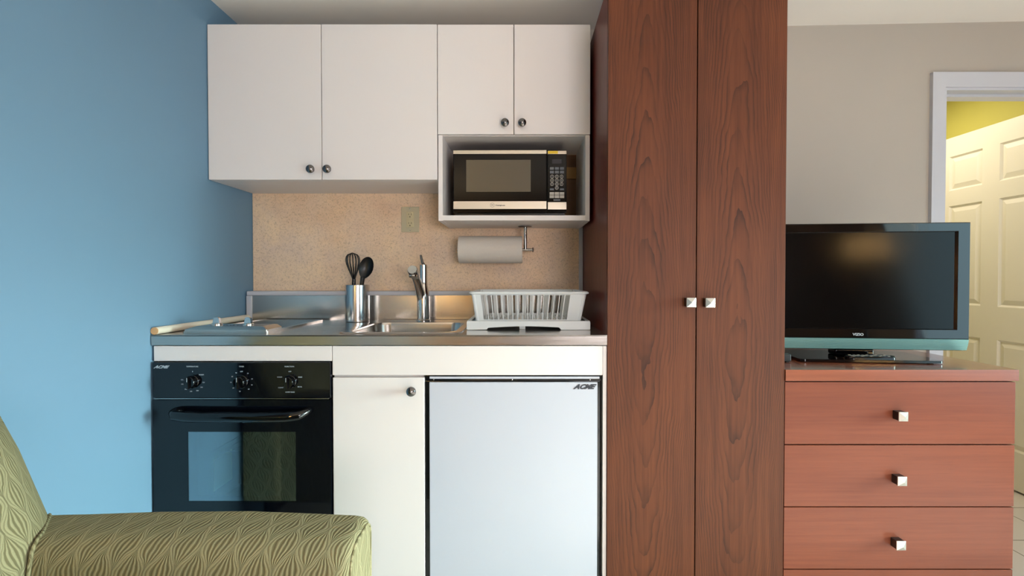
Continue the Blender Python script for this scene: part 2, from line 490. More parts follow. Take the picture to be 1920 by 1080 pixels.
# laminate sheet on the kitchen wall, with its white edge strip
tag(MB().box(WX+0.002, 0.2745, WY-0.004, WY-0.0005, 0.99, 1.75).build('backsplash_panel', M['laminate'], smooth=False),
    'beige speckled stone-look laminate panel on wall above steel counter', 'backsplash')
tag(MB().box(0.2747, 0.2925, WY-0.012, WY-0.0005, 0.99, 1.75, 0.002).build('edge_strip', M['trim']),
    'white upright strip between beige backsplash and tall wardrobe', 'trim')

# ------------------------------------------------------------------ worktop, sink, hob, faucet
CT, CF, CB = 0.967, 1.600, 2.160
wt = thing('countertop', 'stainless steel countertop with upstand, running from blue wall to wardrobe', 'countertop', (-0.47, 1.9, CT-0.034))
SX0, SX1, SY0, SY1 = -0.605, -0.225, 1.672, 2.035     # bowl opening
outer = rrect(WX+0.004, 0.2925, CF, CB+0.012, 0.002, 6)
inner = rrect(SX0, SX1, SY0, SY1, 0.06, 6)
ct = MB(); ct.plate_hole(outer, inner, CT-0.004, CT)
ct.box(WX+0.004, 0.2925, CF, CF+0.003, CT-0.034, CT-0.0005)
ct.tube([(WX+0.006, CF+0.002, CT-0.002), (0.2915, CF+0.002, CT-0.002)], 0.0022, 8)
ct.build('steel_top', M['steel'], wt)
up = MB(); up.box(WX+0.020, 0.2925, CB, CB+0.004, CT, 1.078)
up.build('upstand', M['steel'], wt)
# moulding on top of the upstand, down its left end, and along the blue wall
tp = MB()
tp.box(WX+0.006, 0.2925, CB-0.003, WY-0.013, 1.078, 1.098, 0.004)
tp.box(WX+0.006, WX+0.030, CB-0.006, CB+0.03, CT+0.001, 1.078, 0.003)
tag(tp.build('upstand_moulding', M['trim'], wt), 'white painted strip')
ql = thing('quarter_round', 'cream painted rod of moulding on counter along blue wall, bare wood at front end', 'trim', (WX+0.013, 1.88, CT))
ml = MB(); ml.tube([(WX+0.0135, CF+0.004, CT+0.0135), (WX+0.0135, CB-0.007, CT+0.0135)], 0.0125, 20); ml.build('rod', M['quarter'], ql)
me_ = MB(); me_.tube([(WX+0.0135, CF+0.001, CT+0.0135), (WX+0.0135, CF+0.004, CT+0.0135)], 0.0124, 20)
tag(me_.build('rod_end', M['rawwood'], ql), 'bare wood end')

sk = thing('kitchen_sink', 'rectangular stainless steel drop-in sink below the faucet', 'sink', (-0.415, 1.86, CT))
s_ = MB()
o_ = rrect(-0.628, -0.198, 1.640, 2.140, 0.03, 6)
def off(p, d):
    cx_, cy_ = (SX0+SX1)/2, (SY0+SY1)/2
    hx, hy = (SX1-SX0)/2, (SY1-SY0)/2
    return [(cx_ + (q[0]-cx_)*(hx+d)/hx, cy_ + (q[1]-cy_)*(hy+d)/hy) for q in p]
def ringz(p, z): return [s_.bm.verts.new((q[0], q[1], z)) for q in p]
rs = [ringz(o_, CT+0.0005), ringz([( -0.413+(q[0]+0.413)*0.985, 1.89+(q[1]-1.89)*0.985) for q in o_], CT+0.004)]
rs.append(ringz([(-0.413+(q[0]+0.413)*0.97, 1.89+(q[1]-1.89)*0.97) for q in o_], CT+0.0035))
rs.append(ringz(off(inner, 0.006), CT+0.003)); rs.append(ringz(off(inner, -0.003), CT+0.0015)); rs.append(ringz(off(inner, -0.006), CT-0.008))
for d_, z_ in ((-0.012, CT-0.07), (-0.018, CT-0.105), (-0.034, CT-0.122), (-0.060, CT-0.127)): rs.append(ringz(off(inner, d_), z_))
s_.skin(rs); s_.cap(rs[-1])
s_.build('bowl', M['steel'], sk, ang=50)
dr = MB(); dr.lathe([(0.0, 0.0), (0.038, 0.0), (0.040, 0.003), (0.034, 0.004), (0.030, 0.002), (0.0, 0.002)], (-0.415, 1.87, CT-0.1265))
dr.build('drain', M['chrome'], sk)

fc = thing('kitchen_faucet', 'chrome single-lever faucet with forward spout behind the sink', 'faucet', (-0.418, 2.085, CT+0.004))
fx, fy = -0.4185, 2.090
b_ = MB(); b_.lathe([(0.030, 0.0), (0.030, 0.005), (0.0265, 0.008), (0.0262, 0.09), (0.0255, 0.12), (0.018, 0.155), (0.0168, 0.175), (0.0165, 0.243), (0.013, 0.246), (0.0, 0.246)], (fx, fy, CT+0.0035))
b_.build('column', M['chrome'], fc)
sp = MB(); sp.tube([(fx-0.008, fy, CT+0.065), (fx-0.008, fy-0.006, CT+0.10), (fx-0.009, fy-0.03, CT+0.135), (fx-0.010, fy-0.075, CT+0.175), (fx-0.011, fy-0.115, CT+0.200)], [0.016, 0.018, 0.0175, 0.017, 0.017], 24)
sp.build('spout', M['chrome'], fc)
sh = MB(); sh.tube([(fx-0.011, fy-0.112, CT+0.198), (fx-0.0115, fy-0.128, CT+0.207), (fx-0.012, fy-0.158, CT+0.222), (fx-0.012, fy-0.163, CT+0.2245)], [0.0185, 0.021, 0.021, 0.018], 24)
sh.tube([(fx-0.012, fy-0.144, CT+0.212), (fx-0.012, fy-0.150, CT+0.194)], [0.018, 0.016], 20)
sh.build('spray_head', M['chrome'], fc)
lv = MB(); lv.tube([(fx+0.002, fy, CT+0.246), (fx-0.004, fy, CT+0.258), (fx-0.012, fy+0.004, CT+0.290)], [0.007, 0.0055, 0.0045], 12)
lv.build('lever', M['nickel'], fc)

hb = thing('cooktop', 'small built-in ceramic cooktop with raised front controls beside blue wall', 'cooktop', (-1.02, 1.9, CT))
h_ = MB()
hx0, hx1 = -1.163, -0.868
outer_h = rrect(hx0, hx1, 1.652, 2.120, 0.006, 3); inner_h = rrect(hx0+0.018, hx1-0.018, 1.775, 2.104, 0.004, 3)
h_.plate_hole(outer_h, inner_h, CT+0.0002, CT+0.006)
h_.build('frame', M['steel'], hb)
g_ = MB(); g_.box(hx0+0.0185, hx1-0.0185, 1.7755, 2.1035, CT+0.0003, CT+0.0045); gl = g_.build('glass_plate', M['ceramic'], hb)
cp = MB()
cpz = CT+0.006
def cpring(i, z): return [cp.bm.verts.new((p[0], p[1], z)) for p in rrect(hx0+i[0], hx1-i[1], 1.654+i[2], 1.762-i[3], 0.004, 3)]
rr = [cpring((0.004, 0.004, 0, 0), cpz), cpring((0.004, 0.004, 0, 0), cpz+0.006), cpring((0.034, 0.018, 0.010, 0.004), cpz+0.016), cpring((0.042, 0.03, 0.016, 0.01), cpz+0.0175)]
cp.skin(rr); cp.cap(rr[0], True); cp.cap(rr[-1])
panel = cp.build('control_panel', M['steel'], hb)
def hob_knob(x):
    k = MB(); k.lathe([(0.018, 0), (0.018, 0.004), (0.015, 0.007), (0, 0.007)], (x, 1.708, cpz+0.0175))
    k.prism([(x-0.012, cpz+0.0235), (x+0.012, cpz+0.0235), (x+0.009, cpz+0.042), (x+0.005, cpz+0.045), (x-0.005, cpz+0.045), (x-0.009, cpz+0.042)], 'Y', 1.702, 1.714)
    return k
kn = hob_knob(-1.078).build('knob', M['chrome'], hb)
copy_part(kn, hb, (0.112, 0, 0))
for i in range(5):
    t_ = MB(); t_.box(-1.049+i*0.012, -1.044+i*0.012, 1.695, 1.700, cpz+0.0176, cpz+0.0181); t_.build('dial_mark', M['blackp'], hb)

# ------------------------------------------------------------------ base cabinets
def round_knob(x, y, z, parent, r=0.0165):
    k = MB(); k.lathe([(0.0075, 0), (0.006, 0.010), (0.010, 0.014), (r*0.93, 0.018), (r, 0.022), (r*0.92, 0.027), (r*0.6, 0.031), (0, 0.033)], (x, y, z), 'Y', 28)
    return k.build('knob', M['nickel'], parent)
bc = thing('base_cabinet', 'white base cabinet with one door under the sink', 'cabinet', (-0.17, 1.9, 0))
FT, FB = CT-0.037, 0.0
c_ = MB(); c_.box(-0.6275, 0.2795, 1.606, 1.622, 0.8316, FT, 0.0015); c_.build('front_panel', M['white'], bc)
c_ = MB(); c_.box(-0.6275, -0.324, 1.624, 1.634, 0.810, 0.8312)          # rail behind
c_.box(-0.6275, -0.6115, 1.634, 2.15, 0.10, FT); c_.box(-0.336, -0.324, 1.634, 2.15, 0.10, 0.800); c_.box(-0.611, -0.336, 1.634, 2.15, 0.10, 0.116)
c_.box(-0.6275, -0.324, 1.66, 1.676, 0.0, 0.10)
c_.build('carcass', M['white'], bc)
c_ = MB(); c_.box(0.2800, 0.2925, 1.606, 2.15, 0, FT, 0.001); c_.build('side_panel', M['white'], bc)
c_ = MB(); c_.box(-0.6268, -0.3195, 1.606, 1.623, 0.105, 0.8235, 0.002); dr_ = c_.build('door', M['white'], bc)
round_knob(-0.359, 1.606, 0.7812, dr_)
oc = thing('oven_housing', 'white panel and housing above and around the black oven', 'cabinet', (-0.93, 1.9, 0))
c_ = MB(); c_.box(-1.2265, -0.6295, 1.606, 1.622, 0.8790, FT, 0.0015); c_.build('front_panel', M['white'], oc)
c_ = MB(); c_.box(-1.2305, -1.2275, 1.63, 2.15, 0, FT); c_.box(-0.6305, -0.6280, 1.64, 2.15, 0, FT); c_.box(-1.227, -0.631, 1.65, 2.15, 0.0, 0.25); c_.build('carcass', M['white'], oc)

# ------------------------------------------------------------------ oven
OX0, OX1 = -1.2265, -0.6315
OF = 1.598
ov = thing('built_in_oven', 'black built-in oven with three round controls below the countertop', 'oven', (-0.93, 1.9, 0.26))
cx0, cx1, cz0, cz1 = -1.1095, -0.7490, 0.4095, 0.6430
body = MB()
bx0, bx1, bz0, bz1 = -1.106, -0.70, 0.34, 0.70
# cavity: a box open to the front
body.box(bx0-0.01, bx0, 1.64, 2.05, bz0, bz1); body.box(bx1, bx1+0.01, 1.64, 2.05, bz0, bz1)
body.box(bx0-0.01, bx1+0.01, 1.64, 2.05, bz0-0.01, bz0); body.box(bx0-0.01, bx1+0.01, 1.64, 2.05, bz1, bz1+0.01)
body.box(bx0-0.01, bx1+0.01, 2.05, 2.06, bz0-0.01, bz1+0.01)
body.build('cavity', M['cavity'], ov)
fr_ = MB(); fr_.box(OX0+0.004, OX1-0.004, OF+0.022, 1.637, 0.270, 0.335); fr_.box(OX0+0.004, OX1-0.004, OF+0.022, 1.637, 0.71, 0.872)
fr_.box(OX0+0.004, bx0-0.01, OF+0.022, 1.637, 0.335, 0.71); fr_.box(bx1+0.01, OX1-0.004, OF+0.022, 1.637, 0.335, 0.71)
fr_.build('face_frame', M['blackp'], ov)
cpn = MB(); cpn.box(OX0, OX1, OF, OF+0.022, 0.7560, 0.8765, 0.003); cpn = cpn.build('control_panel', M['black'], ov)
tr_ = MB(); tr_.box(OX0+0.004, OX1-0.006, OF+0.001, OF+0.02, 0.7525, 0.7552, 0.0008); tr_.build('bright_strip', M['chrome'], ov)
od = MB()
dz0, dz1 = 0.275, 0.7505
od.box(OX0, cx0, OF, OF+0.02, dz0, dz1, 0.0); od.box(cx1, OX1, OF, OF+0.02, dz0, dz1); od.box(cx0, cx1, OF, OF+0.02, dz0, cz0); od.box(cx0, cx1, OF, OF+0.02, cz1, dz1)
od = od.build('door', M['black'], ov, smooth=False)
gp = MB(); gp.box(cx0, cx1, OF+0.0008, OF+0.003, cz0, cz1); gp.build('window_pane', M['ovenglass'], od)
ip = MB(); ip.box(cx0-0.004, cx0+0.0245, OF+0.008, OF+0.012, cz0, cz1); ip.box(cx0, cx1, OF+0.008, OF+0.012, cz0, cz0+0.014)
ip.build('inner_frame', M['blackp'], od)
for (zz, hh) in ((0.606, 0.03), (0.585, 0.02), (0.535, 0.012), (0.52, 0.008), (0.458, 0.006), (0.444, 0.006)):
    q_ = MB(); q_.box(cx0+0.012, cx0+0.0135, OF+0.006, OF+0.0078, zz-hh/2, zz+hh/2); q_.build('door_seal_clip', M['chrome'], od)
hd = MB()
hz = 0.706
pts = [(-1.150, OF+0.000, hz+0.006), (-1.146, OF-0.016, hz+0.004), (-1.132, OF-0.030, hz), (-1.09, OF-0.036, hz-0.002)] + [(-1.09+0.31*i/6, OF-0.037, hz-0.003) for i in range(1, 6)] + [(-0.762, OF-0.036, hz-0.002), (-0.722, OF-0.030, hz+0.001), (-0.708, OF-0.016, hz+0.006), (-0.704, OF, hz+0.009)]
hd.tube(pts, [0.011, 0.013, 0.0145, 0.015] + [0.015]*5 + [0.015, 0.0145, 0.013, 0.011], 20)
for v_ in hd.bm.verts: v_.co.z = hz + (v_.co.z-hz)*1.12
hd.build('handle', M['blackg'], od)
lgm = shift(text_mb('ACME', 0.0125, 0.6, 1.35, 0.0004, 0.0006), (-1.1975, OF-0.0006, 0.8605)); lgm.build('logo', M['letter'], cpn)
for wd, xx, sz in (('TEMPERATURE', -1.092, 0.0062), ('TIMER', -0.928, 0.0062), ('FUNCTION', -0.768, 0.0062)):
    shift(text_mb(wd, sz, 0, 1.0, 0.0003), (xx, OF-0.0005, 0.862)).build('lettering', M['letter'], cpn)
def dial(xc, marks, words):
    k = MB(); k.lathe([(0.0225, 0), (0.0225, 0.004), (0.0205, 0.006), (0.0190, 0.018), (0.0170, 0.021), (0, 0.021)], (xc, OF, 0.8118), 'Y', 32)
    k.box(xc-0.0045, xc+0.0045, OF-0.029, OF-0.018, 0.8118-0.0195, 0.8118+0.0195, 0.002)
    k = k.build('control_knob', M['blackg'], ov)
    q = MB(); q.box(xc-0.0008, xc+0.0008, OF-0.0296, OF-0.0285, 0.8118+0.004, 0.8118+0.018); q.build('pointer', M['letter'], k)
    for a, t in zip(marks, words):
        r_ = 0.036 if len(t) < 4 else 0.038
        shift(text_mb(t, 0.0055, 0, 1.0, 0.0003), (xc + r_*math.sin(R(a)), OF-0.0005, 0.8118 + r_*0.93*math.cos(R(a)))).build('dial_marking', M['letter'], cpn)
dial(-1.0912, (0, 50, 95, 125, 155, 190, 220, 255, 280), ('0', 'WARM', '150', '200', '250', '300', '350', '400', '450'))
dial(-0.9279, (0, 35, 75, 110, 140, 190, 230, 265, 300, 330), ('OFF', '10', '20', '30', '40', '50', '60', '70', '80', '90'))
dial(-0.7664, (0, 65, 120, 180, 235, 295), ('OFF', 'BAKE', 'BROIL', 'CONV BAKE', 'CLEAN', 'WARM'))
# rack and label inside
rk = MB()
for i in range(13): rk.tube([(bx0+0.02+i*0.035, 1.68, 0.545), (bx0+0.02+i*0.035, 2.03, 0.545)], 0.0015, 6)
rk.tube([(bx0+0.004, 1.68, 0.548), (bx1-0.004, 1.68, 0.548)], 0.0024, 8); rk.tube([(bx0+0.004, 2.03, 0.548), (bx1-0.004, 2.03, 0.548)], 0.002, 8)
rk.build('oven_rack', M['chrome'], ov)
lb = MB()
lb.box(-1.1058, -1.1048, 1.725, 1.835, 0.385, 0.500)
tag(lb.build('paper_label', M['label'], ov), 'yellow printed label')

# ------------------------------------------------------------------ refrigerator
fg = thing('mini_refrigerator', 'white-fronted compact refrigerator with black surround under the counter', 'refrigerator', (-0.02, 1.88, 0))
FX0, FX1 = -0.3165, 0.2755
f_ = MB(); f_.box(FX0+0.005, FX1, 1.640, 2.12, 0.012, 0.8290, 0.003); f_.build('cabinet_body', M['rubber'], fg)
f_ = MB(); f_.box(FX0, FX1-0.001, 1.612, 1.642, 0.8120, 0.8302, 0.001); f_.build('top_frame', M['black'], fg)
f_ = MB(); f_.box(FX0+0.014, FX1-0.006, 1.609, 1.612, 0.8185, 0.8262, 0.001); f_.build('top_strip', M['fridge'], fg)
for xx in (-0.289, -0.0245, 0.238):
    q = MB(); q.lathe([(0.0018, 0), (0.0018, 0.001), (0, 0.0014)], (xx, 1.6118, 0.8150), 'Y', 10); q.build('screw', M['chrome'], fg)
f_ = MB(); f_.box(FX0, FX1-0.004, 1.612, 1.638, 0.05, 0.8112, 0.002); fd = f_.build('door', M['black'], fg)
f_ = MB(); f_.box(-0.3025, 0.2620, 1.605, 1.6118, 0.06, 0.8080, 0.0015); fp = f_.build('door_panel', M['fridge'], fd)
# logo: slanted letters with joined feet
shift(text_mb('ACME', 0.021, 0.55, 1.18, 0.0006, 0.0012), (0.2155, 1.6042, 0.7925)).build('logo', M['letterd'], fp)
for xx in (FX0+0.03, FX1-0.03):
    q = MB(); q.lathe([(0.012, 0), (0.012, 0.012), (0, 0.012)], (xx, 1.68, 0)); q.build('foot', M['blackp'], fg)

# ------------------------------------------------------------------ upper cabinets
UF, UZ1 = 1.907, 2.1570
uc = thing('wall_cabinet', 'wide white two-door wall cabinet in the corner against blue wall', 'cabinet', (-0.777, 2.07, 1.546))
c_ = MB(); c_.box(-1.2305, -0.3255, UF+0.019, WY-0.001, 1.5465, UZ1-0.001); c_.build('carcass', M['whiteu'], uc)
for a, b, kx in ((-1.2305, -0.7835, -0.8192), (-0.7805, -0.3255, -0.7537)):
    c_ = MB(); c_.box(a, b, UF, UF+0.018, 1.5465, UZ1, 0.0015); d_ = c_.build('door', M['whiteu'], uc); round_knob(kx, UF, 1.5842, d_)
u2 = thing('wall_cabinet', 'narrower white wall cabinet with small doors above an open microwave shelf', 'cabinet', (-0.02, 2.07, 1.384))
c_ = MB()
ux0, ux1 = -0.3215, 0.2785
c_.box(ux0, ux0+0.017, UF+0.003, WY-0.005, 1.384, 1.7235); c_.box(ux1-0.017, ux1, UF+0.003, WY-0.005, 1.384, 1.7235)
c_.box(ux0, ux1, UF+0.019, WY-0.005, 1.7235, UZ1-0.001)
c_.box(ux0+0.0172, ux1-0.0172, UF+0.003, WY-0.005, 1.386, 1.406)
c_.build('carcass', M['whiteu'], u2, smooth=False)
for a, b, kx in ((-0.3230, -0.0235, -0.0569), (-0.0205, 0.2795, 0.0105)):
    c_ = MB(); c_.box(a, b, UF, UF+0.018, 1.7255, UZ1-0.001, 0.0015); d_ = c_.build('door', M['whiteu'], u2); round_knob(kx, UF, 1.7649, d_)
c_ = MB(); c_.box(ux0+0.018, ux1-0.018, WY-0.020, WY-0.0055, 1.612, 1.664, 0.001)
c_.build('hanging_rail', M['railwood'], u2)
c_ = MB(); c_.box(ux0+0.0172, ux1-0.0172, WY-0.0052, WY-0.0045, 1.407, 1.7230); c_.build('shade_panel', M['shelf_shade'], u2)  # brown sheet added to darken the open shelf, standing in for shade

# ------------------------------------------------------------------ microwave
mw = thing('microwave_oven', 'black and steel microwave sitting on the open cabinet shelf', 'microwave', (-0.038, 2.06, 1.406), rotz=R(-0.6), local=True)
# local coordinates: x right, y depth (front at -0.095), z up from shelf
mx0, mx1, mf = -0.233, 0.232, -0.090
zb, zt = 0.012, 0.276
b_ = MB(); b_.box(mx0+0.003, mx1-0.003, mf+0.030, 0.145, zb, zt-0.003, 0.004); b_.build('casing', M['blackp'], mw)
dxr = mx0+0.3835
d_ = MB(); d_.box(mx0, dxr, mf, mf+0.030, zb+0.006, zt, 0.004); md = d_.build('door', M['blackmw'], mw)
q = MB(); q.box(mx0+0.001, dxr-0.001, mf-0.0012, mf+0.01, 0.0335, 0.0655, 0.001); q.build('steel_strip', M['steelm'], md)
q = MB(); q.box(mx0+0.001, dxr-0.001, mf-0.0012, mf+0.01, 0.2585, 0.2735, 0.001); q.build('steel_strip', M['steelm'], md)
q = MB(); q.box(mx0+0.054, mx0+0.318, mf-0.0006, mf+0.002, 0.104, 0.234); q.build('window', M['mwwin'], md)
# round emblem with a letter, and the maker's word beside it
q = MB()
lg = MB()
n_ = 28
A1 = [Vector((-0.072+0.0085*math.cos(2*PI*i/n_), mf-0.0017, 0.0495+0.0085*math.sin(2*PI*i/n_))) for i in range(n_+1)]
lg.tube(A1, 0.0005, 6)
lg.build('emblem', M['letterd'], md)
shift(text_mb('W', 0.010, 0, 1.0, 0.0003), (-0.072, mf-0.0016, 0.0495)).build('emblem_letter', M['letterd'], md)
shift(text_mb('Westinghouse', 0.0068, 0, 1.0, 0.0003, 0.0002), (-0.040, mf-0.0016, 0.0485)).build('logo', M['letterd'], md)
p_ = MB(); p_.box(dxr+0.0035, mx1, mf, mf+0.030, zb+0.006, zt-0.003, 0.003); mp = p_.build('control_panel', M['blackmw'], mw)
q = MB(); q.box(dxr+0.004, mx1-0.001, mf-0.0012, mf+0.01, 0.0315, 0.0615, 0.001); q.build('steel_strip', M['steelm'], mp)
q = MB(); q.box(dxr+0.004, mx1-0.001, mf-0.0012, mf+0.01, 0.2570, 0.2705, 0.001); q.build('steel_strip', M['steelm'], mp)
q = MB(); q.box(dxr+0.0045, dxr+0.045, mf-0.0018, mf-0.0013, 0.2580, 0.2695)  # yellow rectangle over part of the steel strip
tag(q.build('rectangle', mat('yellow_rectangle', (236, 196, 30), 0.4), mp), 'small yellow rectangle')
q = MB(); q.box(dxr+0.022, dxr+0.060, mf-0.0006, mf+0.002, 0.218, 0.236); q.build('display', mat('display_window', (30, 22, 34), 0.2), mp)
px0 = dxr + 0.012
def btn(x, z, wd, hh, mt):
    q = MB(); q.box(x-wd/2, x+wd/2, mf-0.0014, mf+0.001, z-hh/2, z+hh/2, 0.0006, 1); q.build('button', mt, mp)
for r_, zz in enumerate((0.1985, 0.1835)):
    for c2 in range(3): btn(px0+0.009+c2*0.0205, zz, 0.0165, 0.011, M['grey'])
for r_, zz in enumerate((0.0965, 0.0835)):
    for c2 in range(3): btn(px0+0.009+c2*0.0205, zz, 0.0185, 0.0115, M['greyl'])
for xx in (px0+0.009, px0+0.050): btn(xx, 0.1135, 0.0165, 0.008, M['grey'])
btn(px0+0.0295, 0.070, 0.028, 0.007, M['grey'])
num = 1
def ringbtn(x, z, t):
    q = MB()
    q.lathe([(0.0074, 0), (0.0074, 0.0012), (0.0060, 0.0012), (0.0060, 0.0002), (0.0, 0.0002)], (x, mf, z), 'Y', 20); b = q.build('number_button', M['greyl'], mp)
    q = MB(); q.lathe([(0.0058, 0), (0.0058, 0.0006), (0, 0.0006)], (x, mf, z), 'Y', 16); q.build('button_face', M['blackp'], b)
    shift(text_mb(t, 0.008, 0, 1, 0.0002), (x, mf-0.0009, z)).build('number', M['greyl'], b)
for r_ in range(3):
    for c2 in range(3):
        ringbtn(px0+0.0095+c2*0.0195, 0.1655-r_*0.0153, str(num)); num += 1
ringbtn(px0+0.029, 0.1655-3*0.0153, '0')
for xx in (mx0+0.02, mx1-0.02):
    for yy in (mf+0.05, 0.12):
        q = MB(); q.lathe([(0.010, 0), (0.012, zb), (0, zb)], (xx, yy, 0), 'Z', 14); q.build('foot', M['blackp'], mw)

# ------------------------------------------------------------------ outlet
ot = thing('wall_outlet', 'beige double outlet plate on speckled backsplash', 'outlet', (-0.5033, WY-0.004, 1.426))
q = MB(); q.box(-0.5445, -0.4620, WY-0.0100, WY-0.0042, 1.3680, 1.4850, 0.0025); pl = q.build('plate', M['platep'], ot)
q = MB(); q.box(-0.5205, -0.4860, WY-0.0122, WY-0.0095, 1.3905, 1.4625, 0.001); q.build('receptacle_insert', M['ivory'], ot)
for zz in (1.4465, 1.4065):
    q = MB(); q.lathe([(0.0158, 0), (0.0158, 0.0014), (0.0148, 0.002), (0, 0.002)], (-0.5033, WY-0.0121, zz), 'Y', 24); rcp = q.build('receptacle', M['ivory'], ot)
    for dx_, h2 in ((-0.006, 0.004), (0.006, 0.005)):
        s2 = MB(); s2.box(-0.5033+dx_-0.0009, -0.5033+dx_+0.0009, WY-0.01435, WY-0.0135, zz+0.002-h2+0.002, zz+0.002+h2); s2.build('slot', M['rubber'], rcp)
    s2 = MB(); s2.lathe([(0.0024, 0), (0.0024, 0.0004), (0, 0.0004)], (-0.5033, WY-0.01405, zz-0.0085), 'Y', 12); s2.build('slot', M['rubber'], rcp)
for zz in (1.476, 1.377):
    q = MB(); q.lathe([(0.0026, 0), (0.0026, 0.0008), (0, 0.001)], (-0.5033, WY-0.0100, zz), 'Y', 12); q.build('screw', M['chrome'], ot)

# ------------------------------------------------------------------ paper towel holder and roll
RY, RZ = 2.118, 1.2815
th = thing('paper_towel_holder', 'chrome paper towel holder screwed under the microwave shelf', 'holder', (0.026, RY, 1.384))
q = MB(); q.lathe([(0.030, 0.0), (0.030, -0.002), (0.024, -0.005), (0, -0.005)], (0.024, RY, 1.3838), 'Z', 28); q.build('mounting_plate', M['nickel'], th)
q = MB(); q.tube([(0.026, RY, 1.380), (0.026, RY, RZ+0.012), (0.027, RY, RZ+0.002)], 0.0075, 14); q.build('post', M['chrome'], th)
q = MB(); q.tube([(-0.270, RY, RZ), (0.058, RY, RZ)], 0.006, 14); q.build('rod', M['chrome'], th)
for xx in (-0.2745, 0.0575):
    q = MB(); q.lathe([(0.004, -0.002), (0.0105, 0.0), (0.0105, 0.003), (0.005, 0.006)], (xx, RY, RZ), 'X', 18); q.build('end_button', M['nickel'], th)
pr = thing('paper_towel_roll', 'white roll of paper towels hanging on the chrome holder', 'paper towel', (-0.127, RY, RZ))
q = MB()
n_ = 48; prof = [(0.0215, -0.266), (0.0575, -0.266), (0.0595, -0.264), (0.0598, -0.127), (0.0595, 0.0105), (0.0575, 0.0125), (0.0215, 0.0125)]
rings = []
for r_, h in prof: rings.append(q.ring(Vector((h, RY, RZ)), Vector((0, 1, 0)), Vector((0, 0, 1)), r_, n_))
q.skin(rings + [rings[0]])
q.build('paper', M['paper'], pr)
q = MB(); rings = []
for r_, h in [(0.0195, -0.2655), (0.0212, -0.2655), (0.0212, 0.012), (0.0195, 0.012)]: rings.append(q.ring(Vector((h, RY, RZ)), Vector((0, 1, 0)), Vector((0, 0, 1)), r_, n_))
q.skin(rings + [rings[0]]); q.build('cardboard_core', mat('brown_cardboard', (168, 136, 100), 0.8), pr)

# ------------------------------------------------------------------ utensil holder, whisk, spoon
UX, UY = -0.7085, 2.098
uh = thing('utensil_holder', 'cylindrical stainless steel utensil holder against the upstand', 'utensil holder', (UX, UY, CT))
q = MB(); rings = []
for r_, h in [(0.0, 0.001), (0.050, 0.001), (0.0515, 0.004), (0.0515, 0.158), (0.0505, 0.160), (0.0495, 0.158), (0.0495, 0.006), (0.0, 0.006)]:
    rings.append(q.ring(Vector((UX, UY, CT+h)), Vector((1, 0, 0)), Vector((0, 1, 0)), max(r_, 1e-4), 48))
q.skin(rings); q.build('cup', M['steelv'], uh)
wk = thing('whisk', 'black wire whisk standing in the steel holder, left of the spoon', 'whisk', (UX-0.012, UY, CT+0.006))
q = MB(); q.tube([(UX-0.022, UY+0.01, CT+0.010), (UX-0.017, UY+0.004, CT+0.155), (UX-0.016, UY+0.003, CT+0.185)], [0.007, 0.0085, 0.008], 14); q.build('handle', M['blackp'], wk)
base = Vector((UX-0.0165, UY+0.004, CT+0.178)); top_z = 0.122
for i in range(7):
    a = PI*i/7
    pts = []
    for j in range(25):
        t = j/24
        s_n = math.sin(PI*t)
        ww = 0.0355*(abs(math.cos(PI*t))**0.0)*(math.sin(PI*min(t, 1-t))**0.85 if True else 0)
        # tear-drop loop: up one side, down the other
        side = 1 if t < 0.5 else -1
        k = t*2 if t < 0.5 else (1-t)*2            # 0 at handle, 1 at crown
        rad = 0.035*math.sin(PI*min(k**0.95, 1)*0.5*1.0)**1.0 * math.sqrt(max(0, 1-k**5.0)) + 0.004*(1-k)
        h = top_z*(0.02 + 0.98*k**0.82)
        pts.append(base + Vector((math.cos(a)*rad*side + -0.006*k, math.sin(a)*rad*side*0.9, h)))
    m_ = MB(); m_.tube(pts, 0.0017, 6, caps=True)
    m_.build('wire_loop', M['blackp'], wk)
sn = thing('serving_spoon', 'black plastic serving spoon standing in steel holder beside whisk', 'spoon', (UX+0.02, UY, CT+0.006))
q = MB(); q.tube([(UX+0.012, UY+0.01, CT+0.010), (UX+0.018, UY-0.002, CT+0.15), (UX+0.025, UY-0.004, CT+0.195)], [0.006, 0.0085, 0.010], 14); q.build('handle', M['blackp'], sn)
q = MB()
bc_ = Vector((UX+0.0385, UY-0.002, CT+0.234)); tilt = Matrix.Rotation(R(17), 4, 'Y')
NU, NV = 22, 8
def sp_pt(i, j, back):
    a = 2*PI*i/NU; r_ = j/NV
    lx = 0.0315*r_*math.cos(a); lz = 0.0500*r_*math.sin(a)
    if math.sin(a) < 0: lx *= (1 - 0.28*(-math.sin(a))**2*r_)
    d_ = 0.016*(1 - r_*r_) + (0.0022 if back else 0)
    return bc_ + tilt @ Vector((lx, d_, lz))
fr = [[q.bm.verts.new(sp_pt(i, j, False)) for i in range(NU)] for j in range(1, NV+1)]
bk = [[q.bm.verts.new(sp_pt(i, j, True)) for i in range(NU)] for j in range(NV, 0, -1)]
q.skin(fr + bk); q.cap(fr[0]); q.cap(bk[-1], True)
q.build('bowl', M['blackp'], sn, ang=60)

# ------------------------------------------------------------------ dish rack
rk_ = thing('dish_rack', 'white plastic dish rack on drain tray at right end of counter', 'dish rack', (0.03, 1.94, CT))
q = MB()
ty0, ty1, tx0, tx1 = 1.752, 2.135, -0.193, 0.259
tz = CT + 0.033
